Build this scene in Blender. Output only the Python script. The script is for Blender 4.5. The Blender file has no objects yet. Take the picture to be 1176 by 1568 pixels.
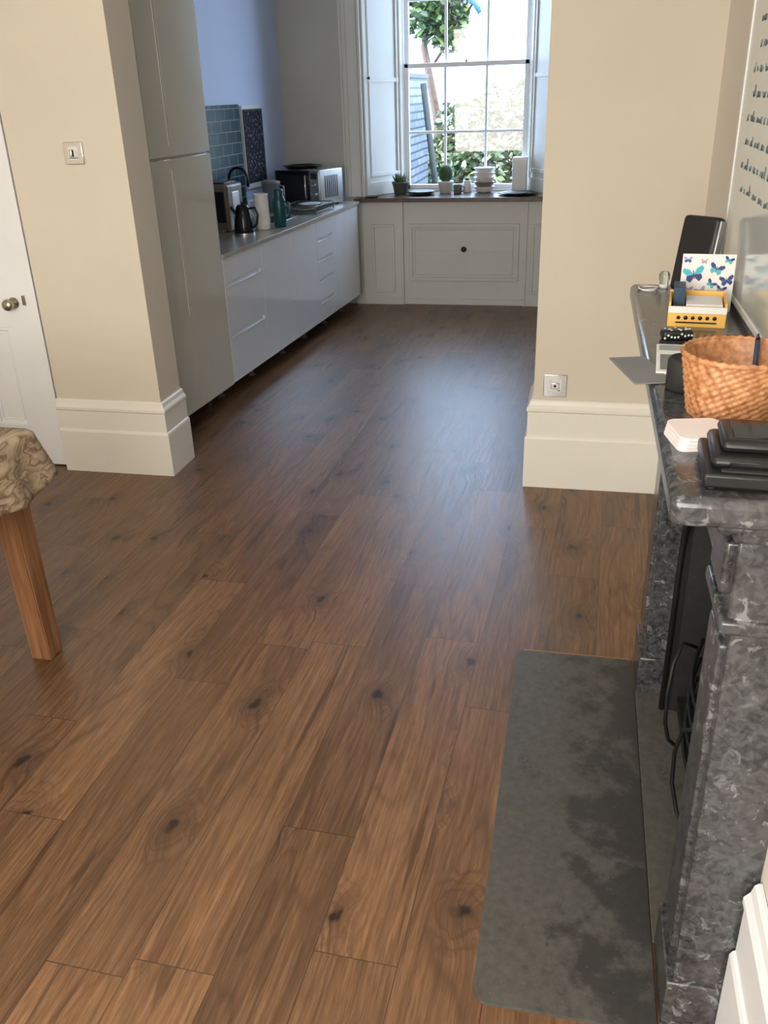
import bpy, bmesh, math, random
from mathutils import Vector, Matrix
random.seed(7)
H=1.65
# ---------------------------------------------------------------- camera
fpx=1346.0
D=Vector((92,2816,fpx)).normalized()
F=Vector((319,-654,fpx)); F=(F-D*F.dot(D)).normalized()
R=D.cross(F)
cam=bpy.data.cameras.new('camera'); co=bpy.data.objects.new('camera',cam)
bpy.context.collection.objects.link(co)
co.matrix_world=Matrix(((R[0],-R[1],-R[2],0),(F[0],-F[1],-F[2],0),(-D[0],D[1],D[2],H),(0,0,0,1)))
cam.sensor_fit='VERTICAL'; cam.sensor_height=32; cam.lens=fpx/1568*32; cam.clip_start=.02
sc=bpy.context.scene; sc.camera=co
sc.view_settings.view_transform='Standard'
sc.view_settings.exposure=0.38

# ---------------------------------------------------------------- materials
def N(nt,t,**kw):
    n=nt.nodes.new(t)
    for k,v in kw.items():
        if k in('ins',):
            for a,b in v.items(): n.inputs[a].default_value=b
        else: setattr(n,k,v)
    return n
def mth(nt,op,a,b=None,c=None):
    n=nt.nodes.new('ShaderNodeMath'); n.operation=op
    for i,v in enumerate((a,b,c)):
        if v is None: continue
        if isinstance(v,(int,float)): n.inputs[i].default_value=v
        else: nt.links.new(v,n.inputs[i])
    return n.outputs[0]
def ramp(nt,fac,stops,interp='LINEAR'):
    n=nt.nodes.new('ShaderNodeValToRGB'); n.color_ramp.interpolation=interp
    e=n.color_ramp.elements
    while len(e)<len(stops): e.new(.5)
    for el,(p,c) in zip(e,stops):
        el.position=p; el.color=c if len(c)==4 else (*c,1)
    nt.links.new(fac,n.inputs[0]); return n.outputs[0]
def mix(nt,fac,a,b,mode='MIX'):
    n=nt.nodes.new('ShaderNodeMix'); n.data_type='RGBA'; n.blend_type=mode
    for s,v in ((0,fac),(6,a),(7,b)):
        if isinstance(v,(int,float)): n.inputs[s].default_value=v
        elif isinstance(v,tuple): n.inputs[s].default_value=v if len(v)==4 else (*v,1)
        else: nt.links.new(v,n.inputs[s])
    return n.outputs[2]
def base(name):
    m=bpy.data.materials.new(name); m.use_nodes=True; nt=m.node_tree
    return m,nt,nt.nodes['Principled BSDF']
def mat(name,col,rough=.5,metal=0,var=.06,scale=8,bump=0,bscale=60,coat=0,spec=.5,trans=0,alpha=1,ior=1.45):
    m,nt,p=base(name)
    tc=N(nt,'ShaderNodeTexCoord')
    nz=N(nt,'ShaderNodeTexNoise',ins={'Scale':scale,'Detail':3.0}); nt.links.new(tc.outputs['Object'],nz.inputs['Vector'])
    c0=tuple(max(0,x*(1-var)) for x in col); c1=tuple(min(1,x*(1+var)) for x in col)
    nt.links.new(ramp(nt,nz.outputs['Fac'],[(.3,c0),(.7,c1)]),p.inputs['Base Color'])
    p.inputs['Roughness'].default_value=rough; p.inputs['Metallic'].default_value=metal
    p.inputs['Coat Weight'].default_value=coat; p.inputs['Coat Roughness'].default_value=.06
    p.inputs['Specular IOR Level'].default_value=spec; p.inputs['Transmission Weight'].default_value=trans
    p.inputs['Alpha'].default_value=alpha; p.inputs['IOR'].default_value=ior
    if bump:
        n2=N(nt,'ShaderNodeTexNoise',ins={'Scale':bscale,'Detail':3.0}); nt.links.new(tc.outputs['Object'],n2.inputs['Vector'])
        b=N(nt,'ShaderNodeBump',ins={'Strength':bump,'Distance':.002}); nt.links.new(n2.outputs['Fac'],b.inputs['Height'])
        nt.links.new(b.outputs[0],p.inputs['Normal'])
    return m
cream=mat('cream_wall_paint',(.69,.625,.515),.75,var=.03,scale=2,bump=.15,bscale=90)
ivory=mat('ivory_wall_paint',(.73,.68,.60),.75,var=.03,scale=2,bump=.15,bscale=90)
skytint=mat('skylight_tinted_wall',(.58,.65,.86),.6,var=.03,scale=2)  # pale wall; blue skylight from the window is put into its colour
greyp=mat('grey_wall_paint',(.52,.505,.45),.7,var=.04,scale=2)
ceilm=mat('ceiling_white',(.8,.79,.76),.8,var=.02)
skirtm=mat('gloss_white_trim',(.83,.80,.72),.35,var=.02,scale=3)
whitep=mat('white_eggshell',(.84,.85,.86),.4,var=.02,scale=3)
shut=mat('shutter_paint',(.66,.65,.60),.45,var=.03,scale=4)
unitm=mat('gloss_cabinet_white',(.72,.735,.77),.10,var=.01,scale=3,coat=.9)  # faint blue tint puts the window-glow reflections into the white
tallm=mat('gloss_cabinet_cream',(.60,.585,.49),.12,var=.01,scale=3,coat=.8)
carc=mat('carcass_grey',(.12,.12,.12),.7)
worktop=mat('worktop_laminate',(.38,.35,.31),.22,var=.15,scale=90)
woodtop=mat('dark_wood_counter',(.085,.045,.025),.3,var=.4,scale=20)
chrome=mat('chrome',(.75,.75,.75),.18,1)
steel=mat('brushed_steel',(.5,.5,.5),.32,1)
black=mat('black_plastic',(.012,.012,.013),.35)
blackg=mat('black_gloss',(.01,.01,.012),.08)
iron=mat('cast_iron_and_gap_shade',(.008,.008,.008),.55,var=.3,scale=30,bump=.3,bscale=80)  # iron parts; also paints the shadow in the door gap
white=mat('white_ceramic',(.8,.8,.78),.2)
plasw=mat('white_plastic',(.72,.72,.7),.4)
legm=mat('grey_plastic_leg',(.10,.10,.10),.5)
paper=mat('paper_white',(.8,.78,.75),.8)
pinkp=mat('coaster_card',(.8,.72,.70),.7)
greycard=mat('grey_card',(.20,.20,.20),.6)
teal=mat('teal_enamel',(.01,.07,.09),.3)
beige=mat('taupe_appliance',(.20,.15,.11),.35)
dkblue=mat('dark_blue_card',(.02,.05,.10),.5)
amber=mat('amber_box_card',(.85,.50,.11),.6,var=.05)
terr=mat('pot_grey_green',(.12,.14,.11),.6)
cact=mat('cactus_green',(.05,.10,.04),.7,var=.3,scale=40)
brass=mat('aged_brass',(.45,.40,.30),.3,1)
glassm=mat('clear_glass',(.9,.95,.95),.03,trans=1,ior=1.3)
jugm=mat('smoky_jug_plastic',(.35,.42,.48),.15,trans=.5)
rubber=mat('grille_black',(.02,.02,.02),.7)
m,nt,p=base('window_glass'); 
tr=N(nt,'ShaderNodeBsdfTransparent'); gl=N(nt,'ShaderNodeBsdfGlossy',ins={'Roughness':.02}); mx=N(nt,'ShaderNodeMixShader',ins={0:.05})
nt.links.new(tr.outputs[0],mx.inputs[1]); nt.links.new(gl.outputs[0],mx.inputs[2]); nt.links.new(mx.outputs[0],nt.nodes['Material Output'].inputs[0])
pane=m

def floor_material():
    m,nt,p=base('oak_plank_floor')
    tc=N(nt,'ShaderNodeTexCoord'); mp=N(nt,'ShaderNodeMapping'); mp.inputs['Rotation'].default_value=(0,0,math.radians(1.8))
    nt.links.new(tc.outputs['Object'],mp.inputs[0]); sp=N(nt,'ShaderNodeSeparateXYZ'); nt.links.new(mp.outputs[0],sp.inputs[0])
    X=mth(nt,'ADD',sp.outputs[0],10.07); Y=mth(nt,'ADD',sp.outputs[1],20.0)
    w=.184; L=1.22
    xs=mth(nt,'DIVIDE',X,w); col=mth(nt,'FLOOR',xs); fx=mth(nt,'FRACT',xs)
    wn=N(nt,'ShaderNodeTexWhiteNoise',noise_dimensions='1D'); nt.links.new(col,wn.inputs['W'])
    ys=mth(nt,'ADD',mth(nt,'DIVIDE',Y,L),mth(nt,'MULTIPLY',wn.outputs['Value'],7.0)); row=mth(nt,'FLOOR',ys); fy=mth(nt,'FRACT',ys)
    idv=N(nt,'ShaderNodeCombineXYZ'); nt.links.new(col,idv.inputs[0]); nt.links.new(row,idv.inputs[1])
    w2=N(nt,'ShaderNodeTexWhiteNoise',noise_dimensions='3D'); nt.links.new(idv.outputs[0],w2.inputs['Vector']); rnd=w2.outputs['Value']
    def vec(a,b,x=None):
        c=N(nt,'ShaderNodeCombineXYZ'); nt.links.new(mth(nt,'MULTIPLY',x or X,a),c.inputs[0]); nt.links.new(mth(nt,'MULTIPLY',Y,b),c.inputs[1]); nt.links.new(mth(nt,'MULTIPLY',rnd,37.0),c.inputs[2]); return c.outputs[0]
    def noise(v,sc_,det,dist=0,rough=.5):
        n=N(nt,'ShaderNodeTexNoise',ins={'Scale':sc_,'Detail':det,'Distortion':dist,'Roughness':rough}); nt.links.new(v,n.inputs['Vector']); return n.outputs['Fac']
    # knots: 2D cells, offset per plank
    kc=N(nt,'ShaderNodeCombineXYZ')
    nt.links.new(mth(nt,'ADD',mth(nt,'MULTIPLY',X,3.0),mth(nt,'MULTIPLY',rnd,13.0)),kc.inputs[0]); nt.links.new(mth(nt,'ADD',mth(nt,'MULTIPLY',Y,1.9),mth(nt,'MULTIPLY',rnd,29.0)),kc.inputs[1])
    dn=N(nt,'ShaderNodeTexNoise',noise_dimensions='2D',ins={'Scale':7.0,'Detail':3.0}); nt.links.new(kc.outputs[0],dn.inputs['Vector'])
    sv=N(nt,'ShaderNodeVectorMath',operation='SCALE'); sv.inputs['Scale'].default_value=.13; nt.links.new(dn.outputs['Color'],sv.inputs[0])
    vv=N(nt,'ShaderNodeVectorMath',operation='ADD'); nt.links.new(kc.outputs[0],vv.inputs[0]); nt.links.new(sv.outputs[0],vv.inputs[1])
    vo=N(nt,'ShaderNodeTexVoronoi',voronoi_dimensions='2D',ins={'Scale':1.0,'Randomness':1.0}); nt.links.new(vv.outputs[0],vo.inputs['Vector']); kd=vo.outputs['Distance']
    knot=ramp(nt,kd,[(.02,(1,1,1)),(.060,(0,0,0))],'EASE')
    halo=ramp(nt,kd,[(.03,(1,1,1)),(.26,(0,0,0))],'EASE')
    warp=mth(nt,'ADD',mth(nt,'MULTIPLY',noise(vec(3,.9),1,2),.05),mth(nt,'MULTIPLY',halo,.030))
    Xw=mth(nt,'ADD',X,warp)
    big=noise(vec(7,.75),1,1,.3)
    rv=mth(nt,'ADD',mth(nt,'MULTIPLY',big,15.0),mth(nt,'MULTIPLY',halo,3.0))
    rings=mth(nt,'FRACT',rv)
    fine=noise(vec(110,3.6,Xw),1,5,.1,.70)
    fine2=noise(vec(330,16,Xw),1,2,0,.6)
    patch=noise(vec(7,1.2,Xw),1,4,.6,.58)
    streak=noise(vec(30,1.5,Xw),1,4,.5,.6)
    c=ramp(nt,fine,[(.28,(.118,.060,.029)),(.50,(.200,.106,.054)),(.72,(.300,.170,.092))])
    ringf=mth(nt,'MULTIPLY',ramp(nt,rings,[(.0,(1,1,1)),(.28,(.1,.1,.1)),(.80,(0,0,0)),(1,(1,1,1))]),mth(nt,'MULTIPLY',ramp(nt,patch,[(.35,(.15,.15,.15)),(.58,(1,1,1))]),.55))
    c=mix(nt,ringf,c,(.075,.037,.018))
    c=mix(nt,mth(nt,'MULTIPLY',ramp(nt,patch,[(.50,(0,0,0)),(.70,(1,1,1))]),.50),c,(.072,.038,.021))
    c=mix(nt,mth(nt,'MULTIPLY',ramp(nt,streak,[(.60,(0,0,0)),(.67,(1,1,1))]),.66),c,(.046,.024,.013))
    c=mix(nt,mth(nt,'MULTIPLY',ramp(nt,fine2,[(.38,(1,1,1)),(.50,(0,0,0))]),.34),c,(.07,.036,.019))
    c=mix(nt,mth(nt,'MULTIPLY',halo,.45),c,(.055,.028,.015))
    c=mix(nt,mth(nt,'MULTIPLY',knot,.92),c,(.014,.008,.006))
    tone=mth(nt,'ADD',mth(nt,'MULTIPLY',rnd,.34),.82)
    hs=N(nt,'ShaderNodeHueSaturation'); nt.links.new(tone,hs.inputs['Value']); nt.links.new(c,hs.inputs['Color']); hs.inputs['Saturation'].default_value=1.05
    ex=mth(nt,'MINIMUM',fx,mth(nt,'SUBTRACT',1.0,fx)); ey=mth(nt,'MINIMUM',fy,mth(nt,'SUBTRACT',1.0,fy))
    sx=mth(nt,'LESS_THAN',mth(nt,'MULTIPLY',ex,w),.0010); sy=mth(nt,'LESS_THAN',mth(nt,'MULTIPLY',ey,L),.0011)
    seam=mth(nt,'MAXIMUM',sx,sy)
    c=mix(nt,mth(nt,'MULTIPLY',seam,.70),hs.outputs[0],(.016,.009,.006))
    nt.links.new(c,p.inputs['Base Color'])
    rr=mth(nt,'ADD',mth(nt,'MULTIPLY',fine,.22),.28); nt.links.new(rr,p.inputs['Roughness'])
    p.inputs['Specular IOR Level'].default_value=.62
    hgt=mth(nt,'SUBTRACT',fine,mth(nt,'MULTIPLY',seam,2.0))
    b=N(nt,'ShaderNodeBump',ins={'Strength':.20,'Distance':.0015}); nt.links.new(hgt,b.inputs['Height']); nt.links.new(b.outputs[0],p.inputs['Normal'])
    return m
floorm=floor_material()

def marble_material():
    m,nt,p=base('fossil_marble')
    tc=N(nt,'ShaderNodeTexCoord')
    n1=N(nt,'ShaderNodeTexNoise',ins={'Scale':34.0,'Detail':6.0,'Distortion':.8,'Roughness':.68}); nt.links.new(tc.outputs['Object'],n1.inputs['Vector'])
    n2=N(nt,'ShaderNodeTexNoise',ins={'Scale':60.0,'Detail':5.0,'Distortion':.8}); nt.links.new(tc.outputs['Object'],n2.inputs['Vector'])
    n3=N(nt,'ShaderNodeTexNoise',ins={'Scale':5.0,'Detail':3.0}); nt.links.new(tc.outputs['Object'],n3.inputs['Vector'])
    c=ramp(nt,n2.outputs['Fac'],[(.35,(.022,.024,.026)),(.65,(.080,.083,.088))])
    c=mix(nt,ramp(nt,n3.outputs['Fac'],[(.48,(0,0,0)),(.75,(.35,.35,.35))]),c,(.11,.09,.09))
    f=mth(nt,'MULTIPLY',ramp(nt,n1.outputs['Fac'],[(.57,(0,0,0)),(.63,(1,1,1))]),ramp(nt,n3.outputs['Fac'],[(.38,(.25,.25,.25)),(.6,(1,1,1))]))
    c=mix(nt,mth(nt,'MULTIPLY',f,.58),c,(.32,.33,.33))
    nt.links.new(c,p.inputs['Base Color']); p.inputs['Roughness'].default_value=.2; p.inputs['Specular IOR Level'].default_value=.8
    return m
marble=marble_material()
def slate_material():
    m,nt,p=base('slate_hearth_stone')
    tc=N(nt,'ShaderNodeTexCoord')
    n1=N(nt,'ShaderNodeTexNoise',ins={'Scale':8.0,'Detail':6.0,'Roughness':.70}); nt.links.new(tc.outputs['Object'],n1.inputs['Vector'])
    n2=N(nt,'ShaderNodeTexNoise',ins={'Scale':60.0,'Detail':4.0}); nt.links.new(tc.outputs['Object'],n2.inputs['Vector'])
    n3=N(nt,'ShaderNodeTexNoise',ins={'Scale':220.0,'Detail':2.0}); nt.links.new(tc.outputs['Object'],n3.inputs['Vector'])
    v=N(nt,'ShaderNodeTexVoronoi',ins={'Scale':11.0}); nt.links.new(tc.outputs['Object'],v.inputs['Vector'])
    sp=N(nt,'ShaderNodeSeparateXYZ'); nt.links.new(tc.outputs['Object'],sp.inputs[0])
    c=ramp(nt,n2.outputs['Fac'],[(.3,(.075,.072,.062)),(.7,(.108,.103,.090))])
    side=mth(nt,'ADD',mth(nt,'MULTIPLY',sp.outputs[0],.8),n1.outputs['Fac'])
    c=mix(nt,mth(nt,'MULTIPLY',ramp(nt,side,[(.49,(0,0,0)),(.60,(1,1,1))]),.72),c,(.028,.028,.027))
    c=mix(nt,ramp(nt,v.outputs['Distance'],[(.03,(.7,.7,.7)),(.08,(0,0,0))]),c,(.03,.03,.03))
    c=mix(nt,ramp(nt,n3.outputs['Fac'],[(.72,(0,0,0)),(.76,(.5,.5,.5))]),c,(.4,.4,.38))
    nt.links.new(c,p.inputs['Base Color']); p.inputs['Roughness'].default_value=.45; p.inputs['Specular IOR Level'].default_value=.4
    b=N(nt,'ShaderNodeBump',ins={'Strength':.3,'Distance':.001}); nt.links.new(n2.outputs['Fac'],b.inputs['Height']); nt.links.new(b.outputs[0],p.inputs['Normal'])
    return m
slate=slate_material()
def tablewood():
    m,nt,p=base('table_oak')
    tc=N(nt,'ShaderNodeTexCoord'); mp=N(nt,'ShaderNodeMapping'); mp.inputs['Scale'].default_value=(60,60,4); nt.links.new(tc.outputs['Object'],mp.inputs[0])
    n=N(nt,'ShaderNodeTexNoise',ins={'Scale':1.0,'Detail':4.0,'Distortion':.4}); nt.links.new(mp.outputs[0],n.inputs['Vector'])
    nt.links.new(ramp(nt,n.outputs['Fac'],[(.3,(.15,.065,.027)),(.7,(.32,.155,.07))]),p.inputs['Base Color']); p.inputs['Roughness'].default_value=.4
    return m
tabw=tablewood()
def clothmat():
    m,nt,p=base('printed_tablecloth')
    tc=N(nt,'ShaderNodeTexCoord'); mp=N(nt,'ShaderNodeMapping'); mp.inputs['Scale'].default_value=(1,.45,1); mp.inputs['Rotation'].default_value=(0,0,.5); nt.links.new(tc.outputs['Object'],mp.inputs[0])
    n=N(nt,'ShaderNodeTexNoise',ins={'Scale':20.0,'Detail':5.0,'Distortion':.7}); nt.links.new(mp.outputs[0],n.inputs['Vector'])
    w=N(nt,'ShaderNodeTexNoise',ins={'Scale':400.0,'Detail':2.0}); nt.links.new(tc.outputs['Object'],w.inputs['Vector'])
    c=ramp(nt,n.outputs['Fac'],[(.36,(.46,.36,.25)),(.45,(.33,.245,.16)),(.50,(.15,.095,.055)),(.55,(.38,.29,.19)),(.64,(.20,.135,.085)),(.70,(.48,.39,.28))])
    nt.links.new(c,p.inputs['Base Color']); p.inputs['Roughness'].default_value=.85
    b=N(nt,'ShaderNodeBump',ins={'Strength':.2,'Distance':.001}); nt.links.new(w.outputs['Fac'],b.inputs['Height']); nt.links.new(b.outputs[0],p.inputs['Normal'])
    return m
clothm=clothmat()
def wicker():
    m,nt,p=base('woven_wicker')
    tc=N(nt,'ShaderNodeTexCoord')
    n=N(nt,'ShaderNodeTexNoise',ins={'Scale':80.0,'Detail':3.0}); nt.links.new(tc.outputs['Object'],n.inputs['Vector'])
    nt.links.new(ramp(nt,n.outputs['Fac'],[(.3,(.33,.12,.04)),(.7,(.66,.33,.15))]),p.inputs['Base Color']); p.inputs['Roughness'].default_value=.42
    return m
wick=wicker()
def tilemat():
    m,nt,p=base('teal_metro_tile')
    uv=N(nt,'ShaderNodeUVMap')
    br=N(nt,'ShaderNodeTexBrick',ins={'Color1':(.004,.034,.048,1),'Color2':(.008,.055,.072,1),'Mortar':(.30,.32,.32,1),'Scale':1.0,'Mortar Size':.0030,'Brick Width':.15,'Row Height':.075})
    nt.links.new(uv.outputs[0],br.inputs['Vector']); nt.links.new(br.outputs['Color'],p.inputs['Base Color']); p.inputs['Roughness'].default_value=.3; p.inputs['Specular IOR Level'].default_value=.12
    b=N(nt,'ShaderNodeBump',ins={'Strength':.5,'Distance':.003}); b.invert=True; nt.links.new(br.outputs['Fac'],b.inputs['Height']); nt.links.new(b.outputs[0],p.inputs['Normal'])
    return m
tilem=tilemat()
def brickmat():
    m,nt,p=base('whitewashed_brick')
    uv=N(nt,'ShaderNodeUVMap')
    br=N(nt,'ShaderNodeTexBrick',ins={'Color1':(.13,.145,.19,1),'Color2':(.085,.10,.13,1),'Mortar':(.03,.035,.045,1),'Scale':1.0,'Mortar Size':.012,'Brick Width':.30,'Row Height':.085})
    nt.links.new(uv.outputs[0],br.inputs['Vector']); nt.links.new(br.outputs['Color'],p.inputs['Base Color']); return m
brickm=brickmat()
def leafmat(name,a,b_,c_):
    m,nt,p=base(name)
    g=N(nt,'ShaderNodeNewGeometry'); 
    r=ramp(nt,g.outputs['Random Per Island'],[(.0,a),(.5,b_),(1,c_)])
    nt.links.new(r,p.inputs['Base Color']); p.inputs['Roughness'].default_value=.5
    return m
leafA=leafmat('ivy_leaf',(.010,.022,.008),(.045,.075,.022),(.30,.33,.17))
leafB=leafmat('tree_leaf',(.006,.016,.006),(.022,.045,.015),(.10,.16,.035))
leafC=leafmat('sunlit_leaf',(.06,.11,.02),(.14,.22,.05),(.4,.45,.2))
def postermat():
    m,nt,p=base('chalk_poster')
    uv=N(nt,'ShaderNodeUVMap'); mp=N(nt,'ShaderNodeMapping'); mp.inputs['Scale'].default_value=(34,16,1); nt.links.new(uv.outputs[0],mp.inputs[0])
    n=N(nt,'ShaderNodeTexNoise',ins={'Scale':1.2,'Detail':2.0}); nt.links.new(mp.outputs[0],n.inputs['Vector'])
    nt.links.new(ramp(nt,n.outputs['Fac'],[(.58,(.008,.011,.022)),(.63,(.22,.22,.25)),(.75,(.35,.12,.08))]),p.inputs['Base Color']); p.inputs['Roughness'].default_value=.8; p.inputs['Specular IOR Level'].default_value=.2
    return m
posterm=postermat()
boardm=mat('whiteboard_gloss',(.54,.58,.56),.16,var=.02,coat=.25)
inkm=mat('marker_ink',(.20,.25,.26),.6)

# ---------------------------------------------------------------- mesh builder
class MB:
    def __init__(s,M=None):
        s.bm=bmesh.new(); s.uv=s.bm.loops.layers.uv.new('UVMap'); s.mats=[]; s.M=M or Matrix(); s.L=Matrix()
    def mi(s,m):
        if m not in s.mats: s.mats.append(m)
        return s.mats.index(m)
    def add(s,verts,faces,m,smooth=False,uvs=None):
        T=s.L; i=s.mi(m); vs=[s.bm.verts.new(T@Vector(v)) for v in verts]; fs=[]
        for k,f in enumerate(faces):
            try: fc=s.bm.faces.new([vs[j] for j in f])
            except ValueError: continue
            fc.material_index=i; fc.smooth=smooth
            if uvs:
                for lp,j in zip(fc.loops,f): lp[s.uv].uv=uvs[j]
            fs.append(fc)
        return vs,fs
    def box(s,x0,x1,y0,y1,z0,z1,m,bev=0,seg=2):
        if x0>x1:x0,x1=x1,x0
        if y0>y1:y0,y1=y1,y0
        if z0>z1:z0,z1=z1,z0
        v=[(x,y,z) for x in(x0,x1) for y in(y0,y1) for z in(z0,z1)]
        f=[(0,1,3,2),(4,6,7,5),(0,4,5,1),(2,3,7,6),(0,2,6,4),(1,5,7,3)]
        vs,fs=s.add(v,f,m)
        if bev:
            es=list({e for fc in fs for e in fc.edges})
            r=bmesh.ops.bevel(s.bm,geom=es,offset=min(bev,.49*min(x1-x0,y1-y0,z1-z0)),segments=seg,affect='EDGES',profile=.5,material=-1)
            for fc in r['faces']: fc.smooth=True
        return s
    def lathe(s,prof,c,m,seg=32,ax=None,a0=0,a1=2*math.pi):
        full=abs(a1-a0-2*math.pi)<1e-4; n=seg if full else seg+1
        old=s.L
        T=Matrix.Translation(Vector(c))
        if ax is not None: T=T@Vector((0,0,1)).rotation_difference(Vector(ax)).to_matrix().to_4x4()
        s.L=old@T
        v=[];f=[]
        for r,z in prof:
            for i in range(n):
                a=a0+(a1-a0)*i/seg; v.append((max(r,1e-5)*math.cos(a),max(r,1e-5)*math.sin(a),z))
        for j in range(len(prof)-1):
            for i in range(n if full else n-1):
                k=(i+1)%n; f.append((j*n+i,j*n+k,(j+1)*n+k,(j+1)*n+i))
        s.add(v,f,m,True); s.L=old; return s
    def cyl(s,c,r,h,m,seg=28,ax=None,b=.002):
        b=min(b,r*.4,h*.4)
        return s.lathe([(0,0),(r-b,0),(r,b),(r,h-b),(r-b,h),(0,h)],c,m,seg,ax)
    def tube(s,pts,r,m,seg=8,closed=False):
        pts=[Vector(p) for p in pts]; n=len(pts); v=[];f=[]
        up=None
        for i,p in enumerate(pts):
            if closed: t=(pts[(i+1)%n]-pts[i-1])
            else: t=(pts[min(i+1,n-1)]-pts[max(i-1,0)])
            t.normalize()
            if up is None: up=t.orthogonal().normalized()
            up=(up-t*up.dot(t)); up=up.normalized() if up.length>1e-6 else t.orthogonal().normalized()
            sd=t.cross(up); rr=r[i] if isinstance(r,(list,tuple)) else r
            for k in range(seg):
                a=2*math.pi*k/seg; v.append(p+up*rr*math.cos(a)+sd*rr*math.sin(a))
        for i in range(n if closed else n-1):
            j=(i+1)%n
            for k in range(seg):
                l=(k+1)%seg; f.append((i*seg+k,i*seg+l,j*seg+l,j*seg+k))
        if not closed: f.append(tuple(range(seg))[::-1]); f.append(tuple((n-1)*seg+k for k in range(seg)))
        s.add(v,f,m,True); return s
    def sweep(s,prof,path,m,closed=False):
        P=[Vector(p) for p in path]; n=len(P); v=[];f=[]
        for i in range(n):
            d1=(P[i]-P[i-1]).normalized() if i>0 or closed else None
            d2=(P[(i+1)%n]-P[i]).normalized() if i<n-1 or closed else None
            d1=d1 or d2; d2=d2 or d1
            n1=Vector((d1.y,-d1.x)); n2=Vector((d2.y,-d2.x)); nn=(n1+n2).normalized(); k=1/max(.2,nn.dot(n1))
            for o,z in prof: q=P[i]+nn*o*k; v.append((q.x,q.y,z))
        q=len(prof)
        for i in range(n if closed else n-1):
            j=(i+1)%n
            for a in range(q-1): f.append((i*q+a,j*q+a,j*q+a+1,i*q+a+1))
        if not closed: f.append(tuple(range(q))); f.append(tuple((n-1)*q+a for a in range(q))[::-1])
        s.add(v,f,m); return s
    def done(s,name,sub=0,normals=True):
        if normals: bmesh.ops.recalc_face_normals(s.bm,faces=s.bm.faces)
        me=bpy.data.meshes.new(name); s.bm.to_mesh(me); s.bm.free()
        for m in s.mats: me.materials.append(m)
        o=bpy.data.objects.new(name,me); bpy.context.collection.objects.link(o)
        bb=[Vector(c) for c in o.bound_box]; c=sum(bb,Vector())/8; c.z=min(b.z for b in bb)
        if name not in('floor',) and not name.startswith('wall_'):
            me.transform(Matrix.Translation(-c)); o.matrix_world=s.M@Matrix.Translation(c)
        else: o.matrix_world=s.M
        return o
def RZ(x,y,z=0,a=0): return Matrix.Translation((x,y,z))@Matrix.Rotation(math.radians(a),4,'Z')

# ---------------------------------------------------------------- kitchen frame (run is 3.8 deg off)
ang=math.atan2(.206,3.103)
O=Vector((-1.9915,4.132,0)); du=Vector((math.sin(ang),math.cos(ang),0)); dw=Vector((-math.cos(ang),math.sin(ang),0))
KM=Matrix(((du.x,dw.x,0,O.x),(du.y,dw.y,0,O.y),(0,0,1,0),(0,0,0,1)))
def KP(u,w,z=0,a=0):
    p=KM@Vector((u,w,z)); return Matrix.Translation(p)@Matrix.Rotation(-ang+math.radians(a),4,'Z')

# ---------------------------------------------------------------- shell
CZ=2.95
b=MB(); b.box(-4.3,1.5,-2.2,8.1,-.1,0,floorm); b.done('floor')
b=MB(); b.box(-4.3,1.5,-2.2,8.1,CZ,CZ+.1,ceilm); b.done('ceiling')
b=MB(); b.box(-3.7,-3.6,-2.1,3.64,0,CZ,cream); b.done('wall_left')
b=MB(); b.box(-3.7,1.0,-2.2,-2.1,0,CZ,cream); b.done('wall_rear')
b=MB(); b.box(.46,.60,2.50,3.76,0,CZ,ivory); b.box(.46,.60,-2.1,.7,0,CZ,ivory); b.done('wall_right')
b=MB()
b.box(.37,.75,.7,1.40,0,CZ,ivory); b.box(.37,.75,2.21,2.50,0,CZ,ivory); b.box(.37,.75,1.40,2.21,.92,CZ,ivory); b.box(.66,.75,1.40,2.21,0,.92,iron)
b.done('wall_chimney_breast')
b=MB(); b.box(-2.43,-1.89,3.64,3.86,0,CZ,cream); b.box(-3.7,-3.27,3.64,3.86,0,CZ,cream); b.box(-3.27,-2.43,3.64,3.86,2.06,CZ,cream); b.done('wall_partition_left')
b=MB(); b.box(-4.2,-2.75,4.6,4.7,0,CZ,greyp); b.box(-4.3,-4.2,3.64,4.7,0,CZ,greyp); b.done('wall_hall_light_block')  # unseen walls added behind the door to block sky light leaks
b=MB(); b.box(-.165,1.3,3.76,4.05,0,CZ,cream); b.done('wall_partition_right')
b=MB(KM); b.box(-.272,-.053,.0,.655,0,CZ,tallm); b.done('wall_stub')
b=MB(KM); b.box(-.3,3.6,.66,.76,0,CZ,skytint); b.done('wall_kitchen_left')
b=MB(); b.box(1.2,1.3,4.05,7.46,0,CZ,ivory); b.done('wall_kitchen_right')
b=MB()
b.box(-2.9,-1.78,7.46,7.95,0,CZ,greyp); b.box(-.20,1.3,7.46,7.95,0,CZ,greyp); b.box(-1.78,-.20,7.46,7.95,2.86,CZ,greyp); b.box(-1.78,-.20,7.60,7.95,0,.84,greyp)
b.done('wall_back')

def skirt(h,t=.03):
    a=.60*h
    return [(0,0),(t,0),(t,a-.012),(t-.004,a-.004),(t-.009,a),(t-.009,h-.055),(t-.004,h-.048),(t-.004,h-.036),(t-.014,h-.022),(t-.018,h-.006),(t-.024,h),(0,h)]
b=MB(); b.sweep(skirt(.365),[(-2.43,3.639),(-1.889,3.639),(-1.889,3.86)],skirtm); b.done('baseboard_partition_left')
b=MB(); b.sweep(skirt(.41),[(-.166,4.05),(-.166,3.759),(.459,3.759),(.459,2.50)],skirtm); b.done('baseboard_partition_right')
b=MB(); b.sweep(skirt(.42),[(.369,1.175),(.369,.70),(.459,.70),(.459,-2.1)],whitep); b.done('baseboard_right')
b=MB(); b.sweep(skirt(.365),[(-3.6,-2.1),(-3.6,3.639),(-3.27,3.639)],skirtm); b.done('baseboard_left')

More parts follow.
